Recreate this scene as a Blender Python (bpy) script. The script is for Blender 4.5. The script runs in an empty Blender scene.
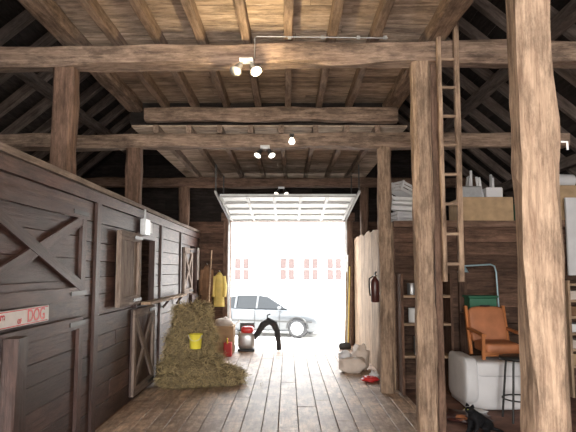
import bpy, bmesh, math, random
from mathutils import Vector, Matrix, Euler, noise
random.seed(7)
R=random.random
def U(a,b): return a+(b-a)*random.random()
sc=bpy.context.scene
try:
    sc.view_settings.view_transform='Standard'
    sc.view_settings.look='None'
    sc.view_settings.exposure=0.2
except Exception as e: print(e)

# ---------------------------------------------------------------- materials
def newmat(name):
    m=bpy.data.materials.new(name); m.use_nodes=True
    nt=m.node_tree; b=nt.nodes['Principled BSDF']
    return m,nt,b
def wood(name,dark,light,stain=0.5,rough=0.8,tintamt=0.5,bump=0.4,grain=16,spec=0.3,patch=None,plong=1.0,sat=.95):
    m,nt,b=newmat(name); N=nt.nodes; L=nt.links
    at=N.new('ShaderNodeAttribute'); at.attribute_name='lc'
    mp=N.new('ShaderNodeMapping'); mp.inputs['Scale'].default_value=(1.6,grain*1.5,grain*1.5)
    L.new(at.outputs['Vector'],mp.inputs['Vector'])
    n1=N.new('ShaderNodeTexNoise'); n1.inputs['Scale'].default_value=1.9; n1.inputs['Detail'].default_value=9; n1.inputs['Roughness'].default_value=0.72
    n1.inputs['Distortion'].default_value=0.35
    L.new(mp.outputs[0],n1.inputs['Vector'])
    r=N.new('ShaderNodeValToRGB'); r.color_ramp.elements[0].position=0.33; r.color_ramp.elements[1].position=0.68
    r.color_ramp.elements[0].color=(*dark,1); r.color_ramp.elements[1].color=(*light,1)
    L.new(n1.outputs['Fac'],r.inputs['Fac'])
    mp2=N.new('ShaderNodeMapping'); mp2.inputs['Scale'].default_value=(2.2*plong,6,6)
    L.new(at.outputs['Vector'],mp2.inputs['Vector'])
    n2=N.new('ShaderNodeTexNoise'); n2.inputs['Scale'].default_value=1.3; n2.inputs['Detail'].default_value=10; n2.inputs['Roughness'].default_value=0.75
    L.new(mp2.outputs[0],n2.inputs['Vector'])
    r2=N.new('ShaderNodeValToRGB'); r2.color_ramp.elements[0].position=0.40; r2.color_ramp.elements[1].position=0.56
    s=1-stain; r2.color_ramp.elements[0].color=(s,s,s,1); r2.color_ramp.elements[1].color=(1,1,1,1)
    L.new(n2.outputs['Fac'],r2.inputs['Fac'])
    mx=N.new('ShaderNodeMixRGB'); mx.blend_type='MULTIPLY'; mx.inputs['Fac'].default_value=1
    L.new(r.outputs[0],mx.inputs[1]); L.new(r2.outputs[0],mx.inputs[2])
    ta=N.new('ShaderNodeAttribute'); ta.attribute_name='tint'
    ma=N.new('ShaderNodeMath'); ma.operation='MULTIPLY_ADD'; ma.inputs[1].default_value=tintamt; ma.inputs[2].default_value=1-tintamt/2
    L.new(ta.outputs['Fac'],ma.inputs[0])
    hs=N.new('ShaderNodeHueSaturation'); hs.inputs['Saturation'].default_value=sat; L.new(ma.outputs[0],hs.inputs['Value']); L.new(mx.outputs[0],hs.inputs['Color'])
    L.new(hs.outputs[0],b.inputs['Base Color'])
    if patch:
        n3=N.new('ShaderNodeTexNoise'); n3.inputs['Scale'].default_value=1.6; n3.inputs['Detail'].default_value=10; n3.inputs['Roughness'].default_value=0.82
        tc=N.new('ShaderNodeTexCoord'); L.new(tc.outputs['Object'],n3.inputs['Vector'])
        r3=N.new('ShaderNodeValToRGB'); r3.color_ramp.elements[0].position=0.47; r3.color_ramp.elements[1].position=0.57
        r3.color_ramp.elements[0].color=(0,0,0,1)
        L.new(n3.outputs['Fac'],r3.inputs['Fac'])
        m3=N.new('ShaderNodeMixRGB'); m3.inputs[2].default_value=(*patch,1)
        sc3=N.new('ShaderNodeMath'); sc3.operation='MULTIPLY'; sc3.inputs[1].default_value=0.65
        L.new(r3.outputs[0],sc3.inputs[0]); L.new(sc3.outputs[0],m3.inputs['Fac'])
        L.new(hs.outputs[0],m3.inputs[1]); L.new(m3.outputs[0],b.inputs['Base Color'])
    b.inputs['Roughness'].default_value=rough; b.inputs['Specular IOR Level'].default_value=spec
    bp=N.new('ShaderNodeBump'); bp.inputs['Strength'].default_value=bump; bp.inputs['Distance'].default_value=0.012
    L.new(n1.outputs['Fac'],bp.inputs['Height']); L.new(bp.outputs[0],b.inputs['Normal'])
    return m
def plain(name,col,rough=0.6,metal=0,var=0.15,scale=12,bump=0.0,emit=None,es=0,spec=0.5,coat=0):
    m,nt,b=newmat(name); N=nt.nodes; L=nt.links
    tc=N.new('ShaderNodeTexCoord'); n=N.new('ShaderNodeTexNoise'); n.inputs['Scale'].default_value=scale; n.inputs['Detail'].default_value=5
    L.new(tc.outputs['Object'],n.inputs['Vector'])
    r=N.new('ShaderNodeValToRGB'); r.color_ramp.elements[0].position=0.3; r.color_ramp.elements[1].position=0.7
    r.color_ramp.elements[0].color=(*[c*(1-var) for c in col],1); r.color_ramp.elements[1].color=(*[min(1,c*(1+var)) for c in col],1)
    L.new(n.outputs['Fac'],r.inputs['Fac']); L.new(r.outputs[0],b.inputs['Base Color'])
    b.inputs['Roughness'].default_value=rough; b.inputs['Metallic'].default_value=metal; b.inputs['Specular IOR Level'].default_value=spec
    b.inputs['Coat Weight'].default_value=coat
    if bump:
        bp=N.new('ShaderNodeBump'); bp.inputs['Strength'].default_value=bump; bp.inputs['Distance'].default_value=0.02
        L.new(n.outputs['Fac'],bp.inputs['Height']); L.new(bp.outputs[0],b.inputs['Normal'])
    if emit:
        b.inputs['Emission Color'].default_value=(*emit,1); b.inputs['Emission Strength'].default_value=es
    return m
M_beam=wood('hewn_beam_wood',(0.14,0.09,0.065),(0.40,0.285,0.21),0.55,0.85,0.25,0.7,12)
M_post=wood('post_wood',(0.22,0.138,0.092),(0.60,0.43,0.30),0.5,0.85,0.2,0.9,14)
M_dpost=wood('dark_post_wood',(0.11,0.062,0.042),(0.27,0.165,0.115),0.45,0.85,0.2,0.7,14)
M_ceil=wood('ceiling_board_wood',(0.27,0.19,0.135),(0.60,0.465,0.355),0.5,0.85,0.5,0.3,8)
M_joist=wood('joist_wood',(0.15,0.098,0.07),(0.36,0.26,0.195),0.4,0.85,0.3,0.4,12)
M_wall=wood('stall_wall_wood',(0.045,0.022,0.018),(0.145,0.080,0.067),0.5,0.5,0.8,0.5,14,0.45,sat=1)
M_walld=wood('stall_door_wood',(0.04,0.018,0.015),(0.115,0.060,0.049),0.45,0.5,0.6,0.5,14,0.45,sat=1)
M_grey=wood('weathered_grey_wood',(0.17,0.125,0.10),(0.37,0.29,0.245),0.3,0.85,0.4,0.5,14)
M_rwall=wood('back_room_wood',(0.07,0.036,0.024),(0.21,0.12,0.08),0.5,0.85,0.8,0.5,12)
M_part=wood('partition_wood',(0.28,0.18,0.11),(0.56,0.40,0.265),0.4,0.8,0.5,0.4,12)
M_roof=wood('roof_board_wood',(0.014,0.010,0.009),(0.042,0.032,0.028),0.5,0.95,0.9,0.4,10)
M_raft=wood('rafter_wood',(0.07,0.05,0.042),(0.19,0.145,0.125),0.4,0.9,0.5,0.4,12)
M_floor=wood('plank_floor_wood',(0.36,0.235,0.16),(0.80,0.61,0.46),0.5,0.5,0.45,0.35,7,0.45,patch=(0.19,0.115,0.08))
M_gar=wood('orange_wood',(0.35,0.12,0.04),(0.55,0.22,0.08),0.2,0.4,0.2,0.1,14,sat=1)
M_dirt=plain('side_floor_concrete',(0.19,0.10,0.075),0.9,0,0.5,5,0.4)
M_dark=plain('subfloor_dark',(0.02,0.015,0.012),0.95)
M_white=plain('white_paint',(0.72,0.73,0.74),0.5,0,0.05)
M_doorp=plain('garage_door_panel',(0.76,0.79,0.80),0.5,0,0.06)
M_doorf=plain('garage_door_frame',(0.42,0.43,0.43),0.5,0,0.1)
M_steel=plain('galvanized_steel',(0.45,0.46,0.47),0.4,0.8,0.15)
M_black=plain('black_metal',(0.02,0.02,0.02),0.45,0,0.2)
M_rubber=plain('black_rubber',(0.02,0.02,0.022),0.7,0,0.2)
M_red=plain('red_plastic',(0.55,0.03,0.03),0.4,0,0.1)
M_dred=plain('extinguisher_red',(0.06,0.018,0.015),0.35,0,0.2)
M_yel=plain('yellow_plastic',(0.85,0.75,0.08),0.4,0,0.05)
M_straw=plain('straw',(0.40,0.315,0.165),0.85,0,0.4,9)
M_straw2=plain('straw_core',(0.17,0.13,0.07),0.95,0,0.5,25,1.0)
M_cloth=plain('white_cloth',(0.66,0.66,0.68),0.9,0,0.08,5,0.3)
M_orange=plain('orange_leather',(0.42,0.16,0.07),0.55,0,0.2,6,0.2)
M_green=plain('green_plastic',(0.03,0.14,0.08),0.5,0,0.1)
M_tan=plain('cardboard',(0.42,0.29,0.17),0.85,0,0.15)
M_sack=plain('feed_sack',(0.62,0.54,0.48),0.8,0,0.15,6,0.3)
M_coatb=plain('brown_coat_cloth',(0.20,0.11,0.06),0.9,0,0.3,8,0.3)
M_coaty=plain('yellow_slicker',(0.65,0.50,0.14),0.6,0,0.15,8,0.2)
M_blue=plain('pale_blue_metal',(0.35,0.50,0.56),0.35,0.3,0.05)
M_fur=plain('black_fur',(0.010,0.010,0.012),0.8,0,0.5,60,0.6,spec=.25)
M_eye=plain('cat_eye',(0.35,0.4,0.1),0.2)
M_gnd=plain('gravel_ground',(0.68,0.66,0.63),0.95,0,0.12,3,0.3)
M_paint=plain('car_paint',(0.055,0.06,0.065),0.35,0.0,0.03,2,0,coat=0.5)
M_glass=plain('car_glass',(0.012,0.014,0.016),0.15,0,0.05,spec=.3)
M_head=plain('headlamp',(0.4,0.4,0.4),0.15,0.3)
M_house=plain('house_clapboard',(0.66,0.62,0.59),0.8,0,0.05)
M_hwin=plain('house_window_glass',(0.085,0.06,0.057),0.3,spec=.3)
M_hroof=plain('house_shingles',(0.2,0.17,0.16),0.9,0,0.3)
M_lit=plain('lit_bulb',(1,0.9,0.7),0.4,0,0,1,0,(1.0,0.80,0.45),60)
M_dim=plain('lamp_lens',(0.8,0.75,0.65),0.4,0,0,1,0,(1.0,0.93,0.8),2.5)
M_off=plain('lamp_lens_off',(0.4,0.4,0.38),0.2,0,0.05)
M_signw=plain('sign_white',(0.70,0.66,0.64),0.5,0,0.08)

# ---------------------------------------------------------------- mesh builder
class MB:
    def __init__(s): s.v=[];s.f=[];s.fm=[];s.lc=[];s.ti=[];s.mats=[];s.sm=[]
    def mi(s,m):
        if m not in s.mats: s.mats.append(m)
        return s.mats.index(m)
    def add(s,vs,fs,mat,tint=None,lc=None,smooth=False):
        o=len(s.v); t=R() if tint is None else tint; k=s.mi(mat)
        for i,v in enumerate(vs):
            s.v.append(Vector(v)); s.lc.append(Vector(lc[i]) if lc else Vector(v)); s.ti.append(t)
        for f in fs:
            s.f.append([o+i for i in f]); s.fm.append(k); s.sm.append(smooth)
    def bar(s,p0,p1,w,h,mat,up=(0,0,1),ch=0.0,jit=0.0,seg=1,tint=None,w1=None,h1=None,bow=0):
        p0=Vector(p0);p1=Vector(p1); d=(p1-p0); Ln=d.length; d=d/Ln
        up=Vector(up)
        if abs(d.dot(up))>0.98: up=Vector((0,1,0))
        sd=d.cross(up).normalized(); uu=sd.cross(d).normalized()
        w1=w if w1 is None else w1; h1=h if h1 is None else h1
        ro=Vector((U(0,50),U(0,50),U(0,50)))
        vs=[];lc=[];fs=[]
        n=8 if ch>0 else 4
        ph=U(0,100)
        for i in range(seg+1):
            t=i/seg; a=(w+(w1-w)*t)/2; b=(h+(h1-h)*t)/2
            if ch>0: pts=[(-a,-b+ch),(-a+ch,-b),(a-ch,-b),(a,-b+ch),(a,b-ch),(a-ch,b),(-a+ch,b),(-a,b-ch)]
            else: pts=[(-a,-b),(a,-b),(a,b),(-a,b)]
            c=p0+d*(Ln*t)
            if bow: c=c+uu*(bow*math.sin(math.pi*t))
            for j,(x,y) in enumerate(pts):
                if jit:
                    q=Vector((t*Ln*1.6+ph,j*1.7,0)); x+=noise.noise(q)*jit; y+=noise.noise(q+Vector((0,0,9)))*jit
                    q2=q*3.1; x+=noise.noise(q2)*jit*.4
                vs.append(c+sd*x+uu*y); lc.append(Vector((t*Ln,x,y))+ro)
        for i in range(seg):
            for j in range(n):
                k=(j+1)%n; fs.append([i*n+j,i*n+k,(i+1)*n+k,(i+1)*n+j])
        fs.append(list(range(n))); fs.append([seg*n+j for j in range(n)])
        s.add(vs,fs,mat,tint,lc)
    def box(s,x0,x1,y0,y1,z0,z1,mat,**k):
        X,Y,Z=x1-x0,y1-y0,z1-z0; cx,cy,cz=(x0+x1)/2,(y0+y1)/2,(z0+z1)/2
        if Z>=X and Z>=Y: s.bar((cx,cy,z0),(cx,cy,z1),X,Y,mat,**k)
        elif X>=Y: s.bar((x0,cy,cz),(x1,cy,cz),Y,Z,mat,**k)
        else: s.bar((cx,y0,cz),(cx,y1,cz),X,Z,mat,**k)
    def tube(s,pts,r,mat,seg=10,cap=True,smooth=True,tint=None):
        pts=[Vector(p) for p in pts]; n=len(pts)
        rs=r if isinstance(r,(list,tuple)) else [r]*n
        vs=[];fs=[]
        pu=None
        for i,p in enumerate(pts):
            t=(pts[min(i+1,n-1)]-pts[max(i-1,0)]).normalized()
            if pu is None:
                pu=Vector((0,0,1)) if abs(t.z)<0.9 else Vector((1,0,0))
            sd=t.cross(pu).normalized(); pu=sd.cross(t).normalized()
            for j in range(seg):
                a=2*math.pi*j/seg; vs.append(p+(sd*math.cos(a)+pu*math.sin(a))*rs[i])
        for i in range(n-1):
            for j in range(seg):
                k=(j+1)%seg; fs.append([i*seg+j,i*seg+k,(i+1)*seg+k,(i+1)*seg+j])
        s.add(vs,fs,mat,tint,None,smooth)
        if cap: s.add(vs[:seg],[list(range(seg))],mat); s.add(vs[-seg:],[list(range(seg))],mat)
    def lathe(s,prof,c,mat,seg=24,rot=None,smooth=True,sx=1,sy=1):
        c=Vector(c); vs=[];fs=[]
        for (r,z) in prof:
            for j in range(seg):
                a=2*math.pi*j/seg; v=Vector((r*math.cos(a)*sx,r*math.sin(a)*sy,z))
                if rot: v=rot@v
                vs.append(c+v)
        for i in range(len(prof)-1):
            for j in range(seg):
                k=(j+1)%seg; fs.append([i*seg+j,i*seg+k,(i+1)*seg+k,(i+1)*seg+j])
        s.add(vs,fs,mat,None,None,smooth)
    def blob(s,c,rad,mat,nz=0.0,seed=0,su=18,sv=12,rot=None,power=1.0):
        c=Vector(c); vs=[];fs=[]
        def sp(x): return math.copysign(abs(x)**power,x)
        for i in range(sv+1):
            th=math.pi*i/sv
            for j in range(su):
                a=2*math.pi*j/su
                v=Vector((sp(math.cos(a))*sp(math.sin(th)),sp(math.sin(a))*sp(math.sin(th)),sp(math.cos(th))))
                k=1+nz*noise.noise(v*2.1+Vector((seed*7.3,seed,0)))+nz*.5*noise.noise(v*5+Vector((seed*3.3,seed,4)))
                v=Vector((v.x*rad[0]*k,v.y*rad[1]*k,v.z*rad[2]*k))
                if rot: v=rot@v
                vs.append(c+v)
        for i in range(sv):
            for j in range(su):
                k=(j+1)%su; fs.append([i*su+j,i*su+k,(i+1)*su+k,(i+1)*su+j])
        s.add(vs,fs,mat,None,None,True)
    def build(s,name,parent=None):
        lo=Vector([min(v[i] for v in s.v) for i in range(3)]); hi=Vector([max(v[i] for v in s.v) for i in range(3)])
        o=Vector(((lo.x+hi.x)/2,(lo.y+hi.y)/2,lo.z))
        if parent: o=Vector((0,0,0))
        me=bpy.data.meshes.new(name); me.from_pydata([v-o for v in s.v],[],s.f)
        for m in s.mats: me.materials.append(m)
        me.polygons.foreach_set('material_index',s.fm); me.polygons.foreach_set('use_smooth',s.sm)
        a=me.attributes.new('lc','FLOAT_VECTOR','POINT'); a.data.foreach_set('vector',[x for v in s.lc for x in v])
        a=me.attributes.new('tint','FLOAT','POINT'); a.data.foreach_set('value',s.ti)
        bm=bmesh.new(); bm.from_mesh(me); bmesh.ops.recalc_face_normals(bm,faces=bm.faces); bm.to_mesh(me); bm.free()
        ob=bpy.data.objects.new(name,me); sc.collection.objects.link(ob)
        ob.location=o
        if parent: ob.parent=parent; ob.location=-parent.location
        return ob

XL=-1.88; XR=1.36; WT=2.32; CZ=.03
# ---------------------------------------------------------------- floor
f=MB()
x=XL
while x<XR+0.1:
    w=U(0.15,0.23); x1=min(x+w,XR+0.12); y=-4.0-U(0,2)
    while y<11.95:
        L_=U(1.8,3.8); y0=max(y,-4); y1=min(y+L_,11.95)
        if y1-y0>0.1: f.box(x+.003,x1-.004,y0+.003,y1-.003,-0.05,U(-0.004,0.0),M_floor,ch=0.003)
        y+=L_
    x=x1
    if x1>=XR+0.119: break
f.box(-5.6,5.1,-4,11.9,-0.16,-0.051,M_dark,tint=.5)
f.box(XR+0.12,5.1,-4,11.9,-0.05,-0.004,M_dirt,tint=.5)
f.box(-5.6,XL,-4,11.9,-0.05,-0.004,M_dirt,tint=.5)
f.build('floor')

# ---------------------------------------------------------------- left stall wall
w=MB()
opens=[(6.95,7.8,1.15,1.95),(10.78,11.35,1.15,1.9)]
z=0.0
while z<WT:
    h=U(0.15,0.22); z1=min(z+h,WT)
    if WT-z1<0.06: z1=WT
    cuts=[]; 
    for (a,b,c,d) in opens:
        if z1>c+.02 and z<d-.02: cuts.append((a,b))
    ys=[-4.0]; 
    for a,b in cuts: ys+= [a,b]
    ys.append(11.78)
    for i in range(0,len(ys),2):
        y0=ys[i]
        while y0<ys[i+1]-0.01:
            y1=min(y0+U(2.0,4.0),ys[i+1])
            if ys[i+1]-y1<0.3:y1=ys[i+1]
            w.box(XL-.04,XL+U(-.004,.004),y0+.002,y1-.002,z+.004,z1-.002,M_wall,ch=.003)
            y0=y1
    z=z1
w.box(XL-.07,XL+.035,-4,11.78,WT,WT+.05,M_grey,seg=30,jit=.01)
w.box(XL+.005,XL+.03,-4,11.78,WT-.12,WT-.015,M_wall,tint=.8)
for (a,b,c,d) in opens:
    w.box(XL-.05,XL+.03,a-.06,a+.01,c-.06,d+.06,M_walld); w.box(XL-.05,XL+.03,b-.01,b+.06,c-.06,d+.06,M_walld)
    w.box(XL-.05,XL+.03,a,b,d,d+.07,M_walld)
w.box(XL,XL+.03,5.42,5.54,0,WT-.12,M_walld); 
w.box(XL,XL+.03,8.2,8.3,0,WT-.12,M_walld); 
w.box(XL,XL+.03,9.7,9.78,0,WT-.12,M_walld); 
w.build('wall_left')
def stall_door(name,y0,y1,z0,z1,brace='X',mat=M_walld,out=.0,mat2=None,vert=True):
    d=MB(); mat2=mat2 or mat
    xa=XL+.006+out
    if vert:
        y=y0
        while y<y1-.01:
            yy=min(y+U(.12,.18),y1); d.box(xa,xa+.025,y+.002,yy-.002,z0,z1,mat,ch=.002); y=yy
    else:
        z=z0
        while z<z1-.01:
            zz=min(z+U(.14,.2),z1); d.box(xa,xa+.025,y0,y1,z+.002,zz-.002,mat,ch=.002); z=zz
    xb=xa+.026; t=.03; fw=.10
    d.box(xb,xb+t,y0,y1,z0,z0+fw,mat2); d.box(xb,xb+t,y0,y1,z1-fw,z1,mat2)
    d.box(xb,xb+t,y0,y0+fw,z0+fw,z1-fw,mat2); d.box(xb,xb+t,y1-fw,y1,z0+fw,z1-fw,mat2)
    if 'X' in brace or '/' in brace: d.bar((xb+t/2,y0+fw*.6,z0+fw),(xb+t/2,y1-fw*.6,z1-fw),t*.9,.09,mat2)
    if 'X' in brace or '\\' in brace: d.bar((xb+t/2+.004,y0+fw*.6,z1-fw),(xb+t/2+.004,y1-fw*.6,z0+fw),t*.9,.09,mat2)
    for zz in (z0+.05,z1-.05): d.box(xb+t,xb+t+.006,y1-.32,y1+.03,zz-.018,zz+.018,M_black)
    return d.build(name)
stall_door('stall_door',3.15,5.05,1.30,2.1,'X',M_walld,vert=False)
stall_door('stall_door',3.15,5.05,0.06,1.14,'',M_walld,vert=False)
stall_door('stall_shutter',6.02,6.85,1.15,1.98,'',M_grey,out=.03)
stall_door('stall_door',6.75,7.76,0.06,1.08,'X',M_walld,mat2=M_grey)
stall_door('stall_shutter',9.85,10.7,1.12,1.95,'X',M_walld,out=.01,mat2=M_grey)
stall_door('stall_door',10.72,11.4,0.06,1.08,'X',M_walld)
l=MB(); l.box(XL+.065,XL+.18,7.0,9.5,1.12,1.155,M_part,jit=.006,seg=10)
for y in (8.3,9.3): l.bar((XL+.045,y,1.0),(XL+.14,y,1.12),.03,.03,M_walld)
l.build('ledge_shelf')
l=MB(); l.box(XL+.035,XL+.10,6.98,7.22,1.99,2.19,M_steel,ch=.006); l.box(XL+.035,XL+.08,7.3,7.42,2.03,2.17,M_white,ch=.006)
l.tube([(XL+.06,7.1,2.19),(XL+.06,7.1,WT-.001)],.012,M_steel); l.build('electrical_box')
l=MB(); l.box(XL+.09,XL+.19,3.55,3.72,0,1.12,M_wall,ch=.012,jit=.012,seg=8,tint=.1); l.build('hitching_post')
sg=MB(); sg.box(XL+.036,XL+.048,3.35,4.34,1.165,1.285,M_signw,ch=.003); 
sg.box(XL+.048,XL+.05,3.37,4.32,1.272,1.279,M_red); sg.box(XL+.048,XL+.05,3.37,4.32,1.171,1.178,M_red)
so=sg.build('beware_of_dog_sign')
def text(s,y,z,size,mat):
    c=bpy.data.curves.new('lettering','FONT'); c.body=s; c.size=size; c.extrude=.001; c.offset=.002; c.materials.append(mat)
    o=bpy.data.objects.new('lettering',c); sc.collection.objects.link(o); o.parent=so
    o.location=Vector((XL+.0505,y,z))-so.location; o.rotation_euler=(math.pi/2,0,math.pi/2); return o
text('DOG',3.98,1.186,.125,M_red); text('Beware',3.45,1.226,.07,M_red); text('OF',3.84,1.186,.045,M_red)

# ---------------------------------------------------------------- posts and beams
def post(x,y,z0,z1,w,mat,name='barn_post',d=None,dx=0,dy=0,jit=.022):
    b=MB(); b.bar((x,y,z0),(x+dx,y+dy,z1),w,d or w,mat,ch=.03,jit=jit,seg=int((z1-z0)/.12)+2)
    return b.build(name)
post(1.25,2.8,0,3.42+CZ,.182,M_post,jit=.03)
post(1.21,5.0,0,3.42+CZ,.165,M_post)
post(1.27,7.32,0,3.17,.17,M_post)
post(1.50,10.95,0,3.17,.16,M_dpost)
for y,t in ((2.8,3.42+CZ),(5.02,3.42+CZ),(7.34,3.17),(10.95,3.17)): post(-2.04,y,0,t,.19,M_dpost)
def beam(x0,x1,y,z0,z1,w=.2,mat=M_beam,name='tie_beam',dz=0):
    b=MB(); zc=(z0+z1)/2; b.bar((x0,y,zc-dz),(x1,y,zc),w,z1-z0,mat,ch=.02,jit=.035,seg=44); return b.build(name)
beam(-4.1,3.5,2.8,3.42+CZ,3.61+CZ)
beam(-4.1,3.5,5.0,3.42+CZ,3.61+CZ,dz=.08)
beam(-1.85,1.42,7.12,3.44+CZ,3.61+CZ,w=.16)
beam(-4.3,3.7,7.32,3.17,3.35,dz=.03)
beam(-4.3,3.7,10.95,3.17,3.35,mat=M_dpost)
# ---------------------------------------------------------------- ceiling (loft deck)
c=MB()
y=-3.9
while y<7.3:
    w_=U(.16,.26); y1=min(y+w_,7.32)
    xm=U(-1.0,.8)
    c.box(-2.1,xm-.002,y+.004,y1-.004,3.735+CZ,3.76+CZ,M_ceil); c.box(xm+.002,1.42,y+.004,y1-.004,3.735+CZ,3.76+CZ,M_ceil); y=y1
y=7.36
while y<11.7:
    w_=U(.16,.26); y1=min(y+w_,11.7); xm=U(-1.0,.8)
    c.box(-2.1,xm-.002,y+.003,y1-.003,3.46,3.485,M_ceil); c.box(xm+.002,1.6,y+.003,y1-.003,3.46,3.485,M_ceil); y=y1
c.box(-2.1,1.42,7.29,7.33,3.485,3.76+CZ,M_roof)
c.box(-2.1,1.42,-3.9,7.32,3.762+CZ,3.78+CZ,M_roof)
for xx in (-2.03,1.36):
    c.bar((xx,-3.9,3.68+CZ),(xx,7.28,3.68+CZ),.2,.13,M_beam,ch=.02,jit=.02,seg=40)
c.build('ceiling')
j=MB()
xx=-1.62; k=0
while xx<1.2:
    j.bar((xx+U(-.03,.03),-3.9,3.674+CZ),(xx+U(-.03,.03),7.25,3.674+CZ),.075,.12,M_joist,seg=30,jit=.012,ch=.005)
    xx+=.405
xx=-1.75
while xx<1.4:
    j.bar((xx+U(-.03,.03),7.25,3.405),(xx+U(-.03,.03),11.7,3.405),.07,.105,M_joist,seg=14,jit=.01,ch=.005)
    xx+=.42
j.build('ceiling_joists')
# ---------------------------------------------------------------- roof + rafters
RX=-.3; RZ=6.8; S=.84
def rz(x): return RZ-S*abs(x-RX)
r=MB()
for sgn,xe in ((-1,-6.0),(1,5.4)):
    n=26
    for i in range(n):
        xa=RX+(xe-RX)*i/n; xb=RX+(xe-RX)*(i+1)/n-.006*sgn
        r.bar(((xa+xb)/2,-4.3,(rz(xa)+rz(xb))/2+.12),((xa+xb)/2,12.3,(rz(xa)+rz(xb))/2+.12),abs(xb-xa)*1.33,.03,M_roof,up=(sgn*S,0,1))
    r.bar(((RX+xe)/2,-4.3,(rz(RX)+rz(xe))/2+.165),((RX+xe)/2,12.3,(rz(RX)+rz(xe))/2+.165),abs(xe-RX)*1.33,.03,M_hroof,up=(sgn*S,0,1))
r.build('roof')
r=MB()
y=-3.6
while y<11.8:
    for sgn,xe in ((-1,-5.55),(1,4.95)):
        r.bar((RX,y,rz(RX)+.03),(xe,y,rz(xe)+.03),.09,.13,M_raft,seg=12,jit=.012)
    y+=.62
for sgn in (-1,1):
    for xo in (3.1,4.3):
        xq=RX+sgn*xo; r.bar((xq,-3.8,rz(xq)-.12),(xq,11.7,rz(xq)-.12),.12,.14,M_raft,seg=20,jit=.012)
r.build('roof_rafters')
# ---------------------------------------------------------------- outer walls
def planks_x(mb,x0,x1,y,z0,z1,mat,th=.04,wmin=.18,wmax=.26):
    z=z0
    while z<z1-.01:
        zz=min(z+U(wmin,wmax),z1); xs=x0
        while xs<x1-.01:
            xe=min(xs+U(1.8,3.4),x1)
            if x1-xe<.3: xe=x1
            mb.box(xs+.002,xe-.002,y-th/2+U(-.003,.003),y+th/2,z+.003,zz-.003,mat); xs=xe
        z=zz
b=MB(); DY=11.85
planks_x(b,-5.6,-1.24,DY,0,2.57,M_rwall); planks_x(b,1.24,5.0,DY,0,2.57,M_rwall)
b.box(-5.6,-1.24,DY+.022,DY+.05,-.2,2.57,M_roof); b.box(1.24,5.0,DY+.022,DY+.05,-.2,2.57,M_roof)
z=2.57
while z<6.8:
    zz=z+.24; half=(RZ+.1-z)/S
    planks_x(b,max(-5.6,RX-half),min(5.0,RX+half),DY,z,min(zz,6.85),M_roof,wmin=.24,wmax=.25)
    b.box(max(-5.6,RX-half),min(5.0,RX+half),DY+.022,DY+.05,z,zz,M_roof); z=zz
b.build('wall_back')
b=MB()
for xa,xb in ((-5.64,-5.6),(5.0,5.04)):
    z=0
    while z<2.4: b.box(xa,xb,-4.0,11.9,z+.002,z+.238,M_rwall); z+=.24
    b.box(xa-.03 if xa<0 else xb,xa if xa<0 else xb+.03,-4.0,11.9,-.2,2.4,M_roof)
    if xa<0: b.build('wall_left_outer'); b=MB()
b.build('wall_right')
b=MB(); FY=-4.0
planks_x(b,-5.6,-2.3,FY,0,3.3,M_rwall); planks_x(b,1.9,5.0,FY,0,3.3,M_rwall)
z=3.3
while z<6.8:
    half=(RZ+.1-z)/S; planks_x(b,max(-5.6,RX-half),min(5.0,RX+half),FY,z,min(z+.24,6.85),M_rwall,wmin=.24,wmax=.25); z+=.24
b.build('wall_front')
b=MB()
b.box(-1.36,-1.20,11.72,11.90,0,2.57,M_dpost,jit=.01,seg=10,ch=.01); b.box(1.20,1.36,11.72,11.90,0,2.57,M_dpost,jit=.01,seg=10,ch=.01)
b.box(-1.4,1.4,11.70,11.83,2.57,2.75,M_dpost,jit=.01,seg=10,ch=.01); b.build('trim_1')
# ---------------------------------------------------------------- overhead door
g=MB()
pA=Vector((0,11.55,2.60)); pB=Vector((0,9.5,2.83)); n=4; dv=(pB-pA)/n
X0,X1=-1.18,1.16
for i in range(n):
    a=pA+dv*(i+.02); e=pA+dv*(i+.98); mid=(a+e)/2; dd=(e-a)
    g.bar((0,a.y,a.z),(0,e.y,e.z),X1-X0,.03,M_doorp)
    nrm=Vector((0,dd.z,-dd.y)).normalized()
    if nrm.z>0: nrm=-nrm
    o=nrm*.025
    for q in (a+dd*.06,e-dd*.06): g.bar(Vector((X0,q.y,q.z))+o,Vector((X1,q.y,q.z))+o,.05,.02,M_doorf)
    for m in range(6):
        xx=X0+.025+(X1-X0-.05)*m/5; g.bar(Vector((xx,a.y,a.z))+o,Vector((xx,e.y,e.z))+o,.05,.022,M_doorf)
g.build('overhead_garage_door')
g=MB()
for xx in (X0-.05,X1+.05):
    g.bar((xx,11.68,.05),(xx,11.68,2.35),.04,.03,M_steel,seg=4)
    pts=[(xx,11.68,2.35),(xx,11.66,2.5),(xx,11.58,2.6),(xx,11.4,2.63),(xx,9.4,2.87)]
    for p,q in zip(pts,pts[1:]): g.bar(p,q,.035,.035,M_steel)
    g.bar((xx,9.45,2.87),(xx,9.45,3.345),.02,.006,M_black); g.bar((xx,10.6,2.74),(xx,10.6,3.345),.02,.006,M_black)
g.tube([(-1.2,11.62,2.86),(1.2,11.62,2.86)],.015,M_steel); g.tube([(-.5,11.62,2.86),(.5,11.62,2.86)],.035,M_black)
g.build('garage_door_track')

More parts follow.
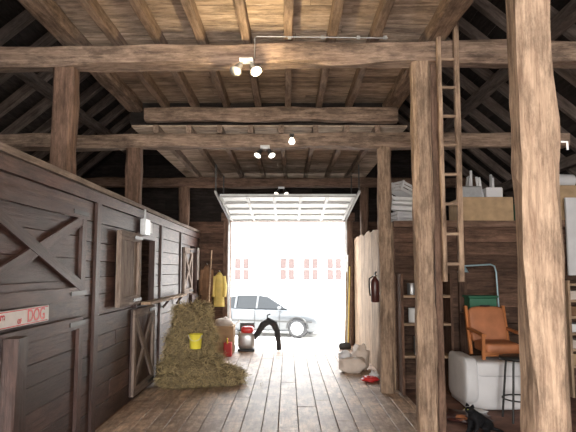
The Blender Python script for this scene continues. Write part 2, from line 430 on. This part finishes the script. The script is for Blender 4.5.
# ---------------------------------------------------------------- right partition and storage room
p=MB(); y=7.45
while y<11.7:
    yy=min(y+U(.14,.24),11.72); p.box(1.38,1.405,y+.003,yy-.003,0,2.2+U(-.03,.02),M_part,ch=.002); y=yy
p.box(1.405,1.42,7.45,11.7,0,2.12,M_dpost)
p.build('wall_partition')
p=MB()
planks_x(p,1.42,4.98,7.5,0,2.12,M_rwall,wmin=.15,wmax=.22)
p.box(1.40,4.98,7.38,7.56,2.12,2.2,M_dpost,seg=14,jit=.012); 
for xx in (2.25,3.3): p.box(xx,xx+.1,7.42,7.475,0,2.12,M_rwall)
p.box(1.42,4.98,7.57,11.7,2.13,2.17,M_rwall)
p.build('wall_storage_room')
p=MB()
for z in (.45,.85,1.2): p.box(1.46,2.05,7.14,7.46,z,z+.03,M_part)
p.box(1.43,1.46,7.14,7.46,0,1.5,M_rwall); p.box(2.05,2.08,7.14,7.46,0,1.5,M_rwall)
p.build('storage_shelf')
def can(x,y,z,r,h,mat,name):
    m=MB(); m.lathe([(0,0),(r,0),(r,.01),(r*.97,.015),(r*.97,h-.015),(r,h-.01),(r,h),(r*.85,h),(r*.83,h-.006),(0,h-.006)],(x,y,z),mat); m.build(name)
can(1.6,7.3,1.231,.06,.15,M_steel,'paint_can'); can(1.75,7.28,1.231,.055,.14,M_tan,'paint_can'); can(1.93,7.3,1.231,.05,.17,M_green,'paint_can')
can(1.62,7.3,.881,.07,.18,M_white,'paint_can'); can(1.85,7.3,.881,.06,.15,M_red,'paint_can'); can(1.7,7.3,.481,.09,.22,M_steel,'paint_can')
p=MB()
def crate(m,x,y,z,w,d,h,mat,a=0,tilt=0):
    rm=Matrix.Rotation(a,3,'Z')@Matrix.Rotation(tilt,3,'Y'); C=Vector((x,y,z))
    def P(px,py,pz): return C+rm@Vector((px,py,pz))
    m.bar(P(-w/2,0,.01),P(w/2,0,.01),d,.02,mat)
    for zz in (.18,.5,.82):
        for sgn in (-1,1):
            m.bar(P(-w/2,sgn*d/2,h*zz),P(w/2,sgn*d/2,h*zz),.012,h*.22,mat)
            m.bar(P(sgn*w/2,-d/2,h*zz),P(sgn*w/2,d/2,h*zz),.012,h*.22,mat)
    for sx in (-1,1):
        for sy in (-1,1): m.bar(P(sx*(w/2-.01),sy*(d/2-.01),0),P(sx*(w/2-.01),sy*(d/2-.01),h),.025,.025,mat)
crate(p,1.64,7.82,2.2,.34,.3,.16,M_cloth,.2); crate(p,1.62,7.82,2.37,.32,.3,.2,M_white,-.35,.1); crate(p,1.60,7.80,2.60,.26,.26,.15,M_white,.5,.35)
p.build('crate_stack')
p=MB(); p.box(2.3,3.0,7.42,7.46,2.2,2.52,M_tan,ch=.003); p.box(2.28,3.02,7.46,7.9,2.2,2.215,M_tan)
p.box(2.28,2.31,7.46,7.9,2.215,2.5,M_tan);p.box(2.99,3.02,7.46,7.9,2.215,2.5,M_tan);p.box(2.28,3.02,7.87,7.9,2.215,2.5,M_tan)
for i in range(9):
    x0=2.4+.06*i; p.tube([(x0,7.6,2.3),(x0+U(-.08,.08),7.6+U(0,.15),2.82+U(-.06,.1))],.018,M_cloth if i%3 else M_steel,8)
p.box(2.36,2.62,7.5,7.75,2.5,2.68,M_steel,ch=.01); p.box(2.68,2.9,7.5,7.8,2.5,2.66,M_cloth,ch=.01)
p.build('storage_box')
p=MB(); p.box(3.08,3.36,7.5,7.9,2.2,2.45,M_green,ch=.02); p.box(3.06,3.38,7.48,7.92,2.45,2.48,M_black,ch=.01); p.build('storage_tote')
p=MB(); p.tube([(3.55,7.35+.3,2.78),(3.95,7.7,2.78)],.09,M_cloth,20); p.box(3.5,3.98,7.5,7.9,2.2,2.69,M_tan,ch=.01); p.build('paper_roll')
p=MB(); p.box(3.66,3.98,7.33,7.37,1.48,2.5,M_cloth,ch=.004); p.build('foam_board')
p=MB()
for i in range(6): p.box(3.5,4.6,7.0+U(0,.03),7.32,.35+.2*i,.35+.2*i+.03,M_part)
for xx in (3.5,4.6): p.box(xx-.03,xx,7.0,7.32,0,1.42,M_part)
for i in range(5):
    for k in range(3): p.box(3.53+.33*k,3.8+.33*k,7.06,7.3,.38+.2*i,.38+.2*i+U(.08,.15),random.choice([M_tan,M_white,M_sack,M_coatb,M_green]),ch=.004)
p.build('bookshelf')
p=MB(); p.box(2.25,2.78,7.12,7.41,.98,1.01,M_dpost); p.bar((2.3,7.2,.82),(2.3,7.41,.98),.03,.03,M_dpost); p.bar((2.73,7.2,.82),(2.73,7.41,.98),.03,.03,M_dpost)
p.build('storage_shelf')
p=MB(); p.box(2.3,2.64,7.16,7.38,1.012,1.2,M_green,ch=.015); p.box(2.28,2.66,7.14,7.40,1.2,1.225,M_green,ch=.008); p.box(2.42,2.54,7.13,7.145,1.08,1.11,M_black); p.build('green_storage_bin')
p=MB(); p.tube([(2.72,7.3,1.012),(2.70,7.3,1.52),(2.68,7.3,1.60),(2.63,7.3,1.62),(2.27,7.3,1.60)],.011,M_blue); p.lathe([(.02,0),(.03,.02),(.05,.05),(.07,.09),(.066,.09),(.03,.03)],(2.27,7.3,1.61),M_blue,rot=Matrix.Rotation(math.pi,3,'X'))
p.lathe([(0,0),(.05,0),(.05,.015),(.015,.03)],(2.72,7.3,1.012),M_blue); p.build('desk_lamp')

# ---------------------------------------------------------------- armchairs
def soft(m,x0,x1,y0,y1,z0,z1,mat,seed=0,pw=.32):
    m.blob(((x0+x1)/2,(y0+y1)/2,(z0+z1)/2),((x1-x0)/2,(y1-y0)/2,(z1-z0)/2),mat,.03,seed,32,18,None,pw)
p=MB()
soft(p,1.98,2.84,6.35,7.05,0.0,.42,M_cloth,1,.18); soft(p,2.08,2.74,6.32,6.85,.36,.54,M_cloth,2); soft(p,1.96,2.12,6.33,7.05,.05,.57,M_cloth,3,.3); soft(p,2.72,2.88,6.33,7.05,.05,.57,M_cloth,4,.3)
p.build('slipcovered_ottoman')
p=MB()
zz=.545
for sx in (2.2,2.66):
    p.bar((sx,6.42,zz),(sx,6.42,zz+.26),.035,.035,M_gar); p.bar((sx,6.85,zz),(sx,7.02,zz+.56),.035,.04,M_gar)
    p.bar((sx,6.38,zz+.27),(sx,6.95,zz+.30),.05,.03,M_gar,ch=.006)
p.bar((2.2,6.44,zz+.06),(2.66,6.44,zz+.06),.03,.05,M_gar)
rm=Matrix.Rotation(-.28,3,'X')
p.blob((2.43,6.64,zz+.12),(.21,.23,.06),M_orange,.03,1,28,14,None,.35)
p.blob((2.43,6.93,zz+.34),(.22,.05,.22),M_orange,.03,2,28,14,rm,.35)
p.build('orange_armchair')
p=MB(); 
p.lathe([(0,.62),(.2,.62),(.205,.635),(.2,.65),(0,.65)],(2.42,5.98,0),M_black,28)
for a in range(4):
    an=math.pi/4+a*math.pi/2; p.tube([(2.42+.14*math.cos(an),5.98+.14*math.sin(an),.63),(2.42+.2*math.cos(an),5.98+.2*math.sin(an),0)],.011,M_black)
ring=[(2.42+.18*math.cos(t*math.pi/12),5.98+.18*math.sin(t*math.pi/12),.22) for t in range(25)]; p.tube(ring,.008,M_black,8)
p.build('bar_stool')
p=MB(); p.blob((1.85,6.0,.03),(.24,.22,.035),M_dred,.5,4); p.blob((2.0,6.15,.04),(.12,.08,.035),M_cloth,.4,6); p.blob((1.78,5.9,.045),(.07,.06,.03),M_orange,.4,9); p.build('crumpled_blanket')

# ---------------------------------------------------------------- ladder on post + side stud
p=MB(); ya=5.03
p.bar((1.335,ya,0),(1.335,ya,3.44),.06,.12,M_dpost,ch=.008,jit=.008,seg=20)
p.build('barn_stud')
p=MB()
p.bar((1.35,4.84,1.45),(1.345,4.84,3.62),.035,.05,M_post,ch=.006,jit=.006,seg=16)
p.bar((1.49,4.84,1.45),(1.505,4.84,4.25),.045,.05,M_post,ch=.006,jit=.006,seg=16)
z=1.6
while z<3.6: p.tube([(1.35,4.835,z),(1.49,4.835,z)],.015,M_post,8); z+=.26
p.build('wooden_ladder')

# ---------------------------------------------------------------- fire extinguisher
p=MB(); cx,cy,cz=1.11,7.2,1.14
p.lathe([(0,0),(.045,0),(.055,.015),(.055,.25),(.045,.285),(.02,.305),(.018,.33),(0,.33)],(cx,cy,cz),M_dred)
p.box(cx-.012,cx+.012,cy-.09,cy+.02,cz+.335,cz+.348,M_black); p.bar((cx,cy+.01,cz+.35),(cx,cy-.09,cz+.385),.02,.008,M_black)
p.tube([(cx-.02,cy,cz+.33),(cx-.07,cy,cz+.30),(cx-.075,cy,cz+.2),(cx-.065,cy-.01,cz+.08)],.009,M_rubber); p.box(cx,cx+.06,cy+.0,cy+.04,cz+.1,cz+.13,M_steel)
p.build('fire_extinguisher')
p=MB(); p.blob((.98,8.75,.10),(.20,.15,.115),M_sack,.25,3,24,14,None,.7); p.blob((1.14,9.0,.17),(.12,.17,.19),M_sack,.3,5,24,14,None,.7); p.blob((.88,8.85,.23),(.1,.07,.08),M_cloth,.35,8); p.build('feed_sack_pile')
p=MB(); p.blob((1.15,8.0,.035),(.11,.09,.04),M_red,.6,2); p.blob((1.22,8.15,.05),(.07,.1,.06),M_cloth,.5,7); p.build('crumpled_rag')
p=MB()
for i,(xx,m) in enumerate(((1.18,M_part),(1.25,M_coaty),(1.31,M_dpost),(1.22,M_steel))):
    p.tube([(xx-.06,11.2+.08*i,0.0),(xx+.02,11.55+.02*i,1.5+.12*i)],.014,m,8)
p.blob((1.12,11.2,.06),(.12,.04,.07),M_black,.1,2,16,10,None,.5); p.build('leaning_tools')

# ---------------------------------------------------------------- straw pile (slumped loose heap)
p=MB()
def clump(cx,cy,cz,hx,hy,hz,pw,n,seed,nz=.34):
    def sp(x): return math.copysign(abs(x)**pw,x)
    def surf(v):
        q=Vector((sp(v.x),sp(v.y),sp(v.z)))
        k=1+nz*noise.noise(q*2.1+Vector((seed*7.3,seed,0)))+nz*.5*noise.noise(q*5+Vector((seed*3.3,seed,4)))
        return Vector((max(XL+.085,cx+q.x*hx*k),cy+q.y*hy*k,max(.005,cz+q.z*hz*k)))
    su,sv=36,24; vs=[];fs=[]
    for i in range(sv+1):
        th=math.pi*i/sv
        for j_ in range(su):
            a=2*math.pi*j_/su
            vs.append(surf(Vector((math.cos(a)*math.sin(th),math.sin(a)*math.sin(th),math.cos(th)))))
    for i in range(sv):
        for j_ in range(su): k=(j_+1)%su; fs.append([i*su+j_,i*su+k,(i+1)*su+k,(i+1)*su+j_])
    p.add(vs,fs,M_straw2,None,None,True)
    for i in range(n):
        v=Vector((random.gauss(0,1),random.gauss(0,1),random.gauss(0,1))).normalized(); c0=surf(v)
        d=(Vector((U(-1,1),U(-1,1),U(-1.2,.25)))+v*U(0,1.0)).normalized()*U(.03,.10)
        e=c0+d
        s_=d.cross(Vector((U(-1,1),U(-1,1),U(-1,1)))).normalized()*.0024
        if e.z<.004 or c0.z<.005 or e.x<XL+.08: continue
        p.add([c0-s_,c0+s_,e+s_,e-s_],[[0,1,2,3]],M_straw)
clump(-1.32,7.98,.14,.42,.44,.24,.85,7000,1)
clump(-1.42,8.02,.42,.27,.34,.28,.8,5500,2)
clump(-1.36,8.06,.80,.24,.28,.27,.75,5000,3)
clump(-1.22,8.0,.60,.20,.24,.22,.9,3000,8)
clump(-.93,7.9,.09,.31,.28,.14,.8,3500,4)
clump(-1.44,7.68,.08,.28,.24,.14,.9,2800,5)
for i in range(2600):
    a=U(0,6.28); rr=abs(random.gauss(0,.32)); c0=Vector((-1.15+rr*1.2*math.cos(a),7.85+rr*1.0*math.sin(a),.005+U(0,.03)*max(0,1-rr)))
    if c0.x<-1.72: continue
    d=Vector((U(-1,1),U(-1,1),U(0,.2))).normalized()*U(.03,.08); s_=d.cross(Vector((0,0,1))).normalized()*.0025
    p.add([c0-s_,c0+s_,c0+d+s_,c0+d-s_],[[0,1,2,3]],M_straw)
p.build('straw_pile')
p=MB(); cx,cy,cz=-1.24,7.64,.50
p.lathe([(0,0),(.07,0),(.075,.01),(.088,.18),(.096,.185),(.096,.195),(.084,.195),(.068,.012),(0,.012)],(cx,cy,cz),M_yel); 
p.tube([(cx+.09*math.cos(t*math.pi/10),cy-.02-.06*math.sin(t*math.pi/10),cz+.19-.08*math.sin(t*math.pi/10)) for t in range(11)],.004,M_white,6)
p.build('yellow_bucket')

# ---------------------------------------------------------------- items near door, left
p=MB(); p.box(-1.42,-1.02,10.6,11.0,0.01,.5,M_tan,ch=.01); 
p.bar((-1.42,10.8,.5),(-1.52,10.8,.62),.38,.006,M_tan,up=(0,0,1)); p.bar((-1.02,10.8,.5),(-.93,10.8,.58),.38,.006,M_tan); p.blob((-1.22,10.8,.52),(.17,.17,.12),M_sack,.3,3); p.build('cardboard_box')
p=MB(); p.box(-1.16,-1.02,10.25,10.45,0.0,.24,M_red,ch=.02); p.tube([(-1.09,10.28,.24),(-1.09,10.3,.30),(-1.09,10.4,.30),(-1.09,10.42,.24)],.012,M_red,8); p.tube([(-1.09,10.27,.22),(-1.09,10.2,.33)],.014,M_yel,8); p.build('gas_can')
# backpack leaf blower: dark body, red cover, curved black tube
p=MB(); bx,by=-.80,11.0
p.blob((bx,by,.20),(.17,.13,.18),M_steel,.05,1,24,14,None,.6)
p.blob((bx+.02,by-.02,.40),(.12,.11,.07),M_red,.05,2,24,14,None,.6)
p.box(bx-.16,bx+.16,by-.12,by+.14,0,.04,M_black,ch=.01); p.box(bx-.14,bx+.14,by+.11,by+.14,.04,.52,M_black,ch=.01)
for sx in (-.09,.09): p.tube([(bx+sx,by+.14,.48),(bx+sx,by+.24,.38),(bx+sx,by+.22,.15),(bx+sx,by+.14,.06)],.014,M_rubber,8)
p.tube([(bx+.12,by-.02,.22),(bx+.22,by-.04,.34),(bx+.32,by-.05,.50),(bx+.43,by-.05,.57),(bx+.53,by-.05,.52),(bx+.59,by-.05,.38),(bx+.62,by-.05,.18),(bx+.63,by-.05,.02)],[.05,.055,.065,.07,.07,.06,.05,.045],M_rubber,14)
p.tube([(bx+.40,by-.05,.60),(bx+.40,by-.05,.68),(bx+.46,by-.05,.70)],.014,M_black,8)
p.build('leaf_blower')
def coat(x,y,z,w,h,mat,seed,name='hanging_coat'):
    m=MB(); n=22; vs=[];fs=[]
    prof=[(0,.25),(.06,.55),(.14,.85),(.3,.95),(.6,.95),(.85,1.05),(1,1.1)]
    for i,(t,k) in enumerate(prof):
        for j_ in range(n):
            a=2*math.pi*j_/n; rr=1+.22*noise.noise(Vector((math.cos(a)*2.2,math.sin(a)*2.2,seed+t*1.2)))
            vs.append((x+w/2*k*math.cos(a)*rr,y+.09*k*math.sin(a)*rr,z-h*t))
    for i in range(len(prof)-1):
        for j_ in range(n): k=(j_+1)%n; fs.append([i*n+j_,i*n+k,(i+1)*n+k,(i+1)*n+j_])
    fs.append(list(range(n))); m.add(vs,fs,mat,None,None,True)
    for sg_ in (-1,1):
        m.tube([(x+sg_*w*.36,y,z-h*.12),(x+sg_*w*.52,y-.02,z-h*.4),(x+sg_*w*.5,y-.05,z-h*.72)],[.055,.05,.04],mat,12)
    m.tube([(x,y+.1,z+.02),(x,y,z+.0),(x,y-.02,z+.04)],.008,M_steel,6); m.build(name)
coat(-1.68,11.66,1.65,.22,.85,M_coatb,1); coat(-1.42,11.66,1.5,.22,.7,M_coaty,4)
p=MB(); p.tube([(-1.60,11.25,.25),(-1.56,11.45,1.95)],.013,M_part,8); p.bar((-1.73,11.22,.2),(-1.47,11.22,.2),.05,.06,M_dpost); 
for i in range(26): p.bar((-1.72+.0096*i,11.22,.0),(-1.71+.0092*i,11.22,.18),.006,.04,M_straw)
p.build('push_broom')
p=MB(); p.box(XL+.036,XL+.045,11.42,11.66,1.35,2.0,M_signw); p.build('wall_notice')

# ---------------------------------------------------------------- spotlights
def spot(x,y,z,lit,name='twin_spotlight'):
    m=MB(); m.box(x-.06,x+.06,y-.05,y+.05,z-.03,z,M_white,ch=.008)
    for sg_ in (-1,1):
        h=Vector((x+sg_*.07,y-.06,z-.10)); m.tube([(x+sg_*.04,y,z-.03),(x+sg_*.06,y-.02,z-.07),h],.009,M_steel,8)
        d=Vector((sg_*.35,-.55,-.75)).normalized(); rt=d.to_track_quat('Z','Y').to_matrix()
        m.lathe([(0,-.05),(.025,-.045),(.03,0),(.052,.06),(.052,.065),(.045,.066)],h,M_black if not lit else M_steel,18,rt)
        m.lathe([(.046,.062),(.03,.075),(0,.08)],h,(M_lit if sg_>0 else M_off) if lit else M_dim,18,rt)
    ob=m.build(name)
spot(-.37,4.86,3.43,True); spot(-.30,7.2,3.165,False); spot(-.13,10.85,3.165,False)
m=MB(); m.tube([(-.30,4.87,3.44),(-.30,4.87,3.63),(-.28,4.87,3.645),(.9,4.87,3.63)],.006,M_steel,8); 
for xx in (.0,.3,.62,.86): m.box(xx,xx+.03,4.86,4.885,3.62,3.65,M_steel)
m.build('electrical_conduit')
m=MB(); m.lathe([(0,-.05),(.03,-.045),(.045,-.02),(.03,.02),(.018,.04)],(.05,7.18,3.20+.03),M_dim,18); m.lathe([(.02,.04),(.022,.07),(0,.07)],(.05,7.18,3.23),M_black,14); m.box(.02,.08,7.17,7.24,3.29,3.32,M_black); m.build('light_bulb')
L1=bpy.data.lights.new('spot_glow','POINT'); L1.energy=26; L1.color=(1,.78,.45); L1.shadow_soft_size=.05
o=bpy.data.objects.new('spot_glow',L1); o.location=(-.28,4.62,3.14); sc.collection.objects.link(o)
m=MB(); m.tube([(1.35,2.72,2.18),(1.38,2.72,2.18),(1.38,2.72,2.14)],.006,M_white,6); m.build('post_hook')

# ---------------------------------------------------------------- cat
cat=bpy.data.objects.new('black_cat',None); sc.collection.objects.link(cat)
V=[(0,.08,.09,.075),(0,.03,.15,.07),(0,-.02,.20,.055),(0,-.055,.25,.036),(0,-.09,.285,.046),(0,-.125,.275,.026),
 (.035,-.04,.17,.028),(.04,-.035,.11,.022),(.035,-.06,.05,.016),(.035,-.085,.018,.018),
 (-.035,-.04,.17,.028),(-.04,-.035,.11,.022),(-.035,-.06,.05,.016),(-.035,-.085,.018,.018),
 (.06,.07,.085,.05),(.075,-.005,.085,.035),(.072,.06,.032,.022),(.07,-.03,.018,.019),
 (-.06,.07,.085,.05),(-.075,-.005,.085,.035),(-.072,.06,.032,.022),(-.07,-.03,.018,.019),
 (0,.16,.04,.02),(.08,.2,.022,.017),(.15,.15,.02,.015),(.17,.08,.02,.012)]
E=[(0,1),(1,2),(2,3),(3,4),(4,5),(2,6),(6,7),(7,8),(8,9),(2,10),(10,11),(11,12),(12,13),(0,14),(14,15),(15,16),(16,17),(0,18),(18,19),(19,20),(20,21),(0,22),(22,23),(23,24),(24,25)]
me=bpy.data.meshes.new('cat_body'); me.from_pydata([v[:3] for v in V],E,[]); me.materials.append(M_fur)
cb=bpy.data.objects.new('cat_body',me); sc.collection.objects.link(cb); cb.parent=cat
sk=cb.modifiers.new('skin','SKIN'); 
for i,v in enumerate(V): me.skin_vertices[0].data[i].radius=(v[3],v[3])
me.skin_vertices[0].data[0].use_root=True
sk.use_smooth_shade=True
ss=cb.modifiers.new('sub','SUBSURF'); ss.levels=2; ss.render_levels=2
m=MB()
for sg_ in (-1,1):
    m.lathe([(.022,0),(.014,.018),(.002,.036)],(sg_*.026,-.08,.312),M_fur,10,Matrix.Rotation(sg_*.25,3,'Y'),sy=.5)
    m.blob((sg_*.018,-.127,.295),(.006,.005,.006),M_eye,0,0,12,8)
m.blob((0,-.15,.28),(.006,.005,.004),M_coatb,0,0,8,6)
e=m.build('cat_face',parent=None); e.parent=cat
cat.location=(1.80,5.5,-.004); cat.rotation_euler=(0,0,-1.0); cat.scale=(1.1,1.15,.85)

# ---------------------------------------------------------------- outside
m=MB()
vs=[];ys=[11.9,14,18,26,60]; zs=[-.02,-.35,-.72,-.75,-.6]
for y,z in zip(ys,zs): vs+=[(-40,y,z),(40,y,z)]
m.add(vs,[[2*i,2*i+1,2*i+3,2*i+2] for i in range(4)],M_gnd)
m.build('ground_outside')
m=MB(); m.add([(-40,-4.05,-.05),(40,-4.05,-.05),(40,-40,-.05),(-40,-40,-.05)],[[0,1,2,3]],M_gnd); m.build('ground_front')
car=MB()
cx1=1.45; Lc=4.4; yc=20.3; gz=-.735
CR=Matrix.Rotation(-.3,3,'Z'); CC=Vector((cx1-2.2,yc,gz))
def car_pt(s,yv,z): return CC+CR@Vector((2.2-s,yv,z))
st=[(0.0,.30,.62,.60,.62),(.06,.24,.70,.74,.66),(.25,.20,.80,.84,.74),(.7,.20,.90,.88,.80),(1.15,.20,.96,.88,.8),(1.3,.20,.98,.88,.8),(2.0,.2,.98,.88,.8),(3.3,.2,1.0,.88,.8),(3.8,.22,1.02,.87,.78),(4.25,.26,.95,.82,.72),(4.4,.34,.80,.70,.6)]
vs=[];fs=[]; n=12
for (s,zb,zt,wb,wt) in st:
    ring=[(-wb*.9,zb),(-wb,zb+.12),(-wb,(zb+zt)/2+.03),(-wb*.97,zt-.1),(-wt*.9,zt),(-wt*.4,zt+.02),(wt*.4,zt+.02),(wt*.9,zt),(wb*.97,zt-.1),(wb,(zb+zt)/2+.03),(wb,zb+.12),(wb*.9,zb)]
    vs+=[car_pt(s,a,z) for a,z in ring]
for i in range(len(st)-1):
    for k in range(n): q=(k+1)%n; fs.append([i*n+k,i*n+q,(i+1)*n+q,(i+1)*n+k])
fs.append(list(range(n))); fs.append([(len(st)-1)*n+k for k in range(n)])
car.add(vs,fs,M_paint,.5,None,True)
gh=[(1.2,.96,.80,.97,.78),(1.95,.96,.80,1.38,.62),(2.3,.96,.80,1.43,.62),(3.0,.96,.80,1.42,.62),(3.35,.96,.8,1.36,.6),(3.95,.96,.78,1.0,.7)]
vs=[]
for s,z0,w0,z1,w1 in gh: vs+=[car_pt(s,-w0,z0),car_pt(s,-w1,z1-.03),car_pt(s,-w1*.8,z1),car_pt(s,w1*.8,z1),car_pt(s,w1,z1-.03),car_pt(s,w0,z0)]
glass=[];paint=[]
for i in range(len(gh)-1):
    for k in range(5):
        fc=[i*6+k,i*6+k+1,(i+1)*6+k+1,(i+1)*6+k]
        (glass if (k in(0,4) or (i in (0,4) and k==2)) else paint).append(fc)
car.add(vs,glass,M_glass,.5); car.add(vs,paint,M_paint,.5)
for s in (2.3,3.1):
    for sg_ in (-1,1): car.bar(car_pt(s,sg_*.81,.96),car_pt(s,sg_*.63,1.41),.07,.02,M_paint)
rx=CR@Matrix.Rotation(math.pi/2,3,'X'); rx2=CR@Matrix.Rotation(-math.pi/2,3,'X')
for s in (.82,3.55):
    for sg_ in (-1,1):
        c_=car_pt(s,sg_*.80,.33)
        car.lathe([(0,-.10),(.26,-.10),(.33,-.08),(.33,.08),(.26,.10),(0,.10)],c_,M_rubber,28,rx)
        for q in (rx,rx2): car.lathe([(0,.112),(.2,.108),(.22,.10)],c_,M_steel,20,q)
        car.tube([car_pt(s+.37*math.cos(t*math.pi/12),sg_*.885,.33+.37*math.sin(t*math.pi/12)) for t in range(13)],.025,M_black,8)
for sg_ in (-1,1):
    car.blob(car_pt(.10,sg_*.6,.62),(.09,.16,.07),M_head,0,0,16,10); car.blob(car_pt(1.45,sg_*.92,1.0),(.07,.08,.06),M_paint,0,0,12,8)
car.bar(car_pt(.0,-.35,.5),car_pt(.0,.35,.5),.05,.12,M_black); car.bar(car_pt(.3,-.89,.55),car_pt(4.1,-.89,.55),.012,.05,M_black)
for s in (1.45,2.35,3.2): car.bar(car_pt(s,-.892,.3),car_pt(s,-.892,.93),.012,.012,M_black)
co=car.build('parked_car')
m=MB(); hy=36
m.box(-12,9,hy,hy+8,-.65,3.2,M_house)
for i in range(19): m.box(-12,9,hy-.03,hy,-.6+.2*i,-.6+.2*i+.18,M_house,tint=.5)
m.bar((-12.4,hy+1.9,4.35),(9.4,hy+1.9,4.35),5.4,.1,M_hroof,up=(0,-.55,1))
for xx in (-6.5,-3.5,-.6,.9,2.4,6):
    m.box(xx,xx+1.1,hy-.08,hy-.04,.9,2.3,M_hwin)
    for q in (0,.53,1.04): m.box(xx+q-.04,xx+q+.1,hy-.14,hy-.08,.85,2.35,M_white)
    for q in (.85,1.57,2.27): m.box(xx-.04,xx+1.14,hy-.14,hy-.08,q,q+.07,M_white)
m.build('farmhouse')

# ---------------------------------------------------------------- light, world, camera
wd=bpy.data.worlds.new('sky_world'); sc.world=wd; wd.use_nodes=True
bg=wd.node_tree.nodes['Background']; 
tcn=wd.node_tree.nodes.new('ShaderNodeTexCoord'); sx=wd.node_tree.nodes.new('ShaderNodeSeparateXYZ'); rp=wd.node_tree.nodes.new('ShaderNodeValToRGB')
rp.color_ramp.elements[0].color=(1,.99,.97,1); rp.color_ramp.elements[1].color=(.9,.95,1,1)
wd.node_tree.links.new(tcn.outputs['Generated'],sx.inputs[0]); wd.node_tree.links.new(sx.outputs['Z'],rp.inputs['Fac']); wd.node_tree.links.new(rp.outputs[0],bg.inputs['Color'])
bg.inputs['Strength'].default_value=9.5
s=bpy.data.lights.new('sun','SUN'); s.energy=20; s.angle=.02; s.color=(1,.96,.9)
so_=bpy.data.objects.new('sun',s); so_.rotation_euler=Vector((-.55,.12,-.8)).to_track_quat('-Z','Y').to_euler(); so_.location=(10,10,20); sc.collection.objects.link(so_)
def area(name,loc,rot,sx_,sy_,portal=True,en=0,col=(1,1,1)):
    a=bpy.data.lights.new(name,'AREA'); a.shape='RECTANGLE'; a.size=sx_; a.size_y=sy_
    if portal:
        a.cycles.is_portal=True
    else: a.energy=en; a.color=col
    o=bpy.data.objects.new(name,a); o.location=loc; o.rotation_euler=rot; sc.collection.objects.link(o)
area('doorway_portal',(0,11.95,1.28),(-math.pi/2,0,0),2.5,2.6)
area('front_portal',(-.2,-4.05,1.65),(math.pi/2,0,0),4.2,3.3)
area('front_fill_area',(-.2,-3.8,1.65),(math.pi/2,0,0),4.0,3.1,False,460,(1,.93,.85))  # fill lamp added inside the unseen front opening, brightens camera-facing surfaces beyond the sky light
cd=bpy.data.cameras.new('camera'); cd.lens=35; cd.sensor_width=36; cd.clip_start=.05; cd.clip_end=500
cam=bpy.data.objects.new('camera',cd); cam.location=(0,0,1.55); cam.rotation_euler=(math.radians(90+5.5),0,0); sc.collection.objects.link(cam)
sc.camera=cam
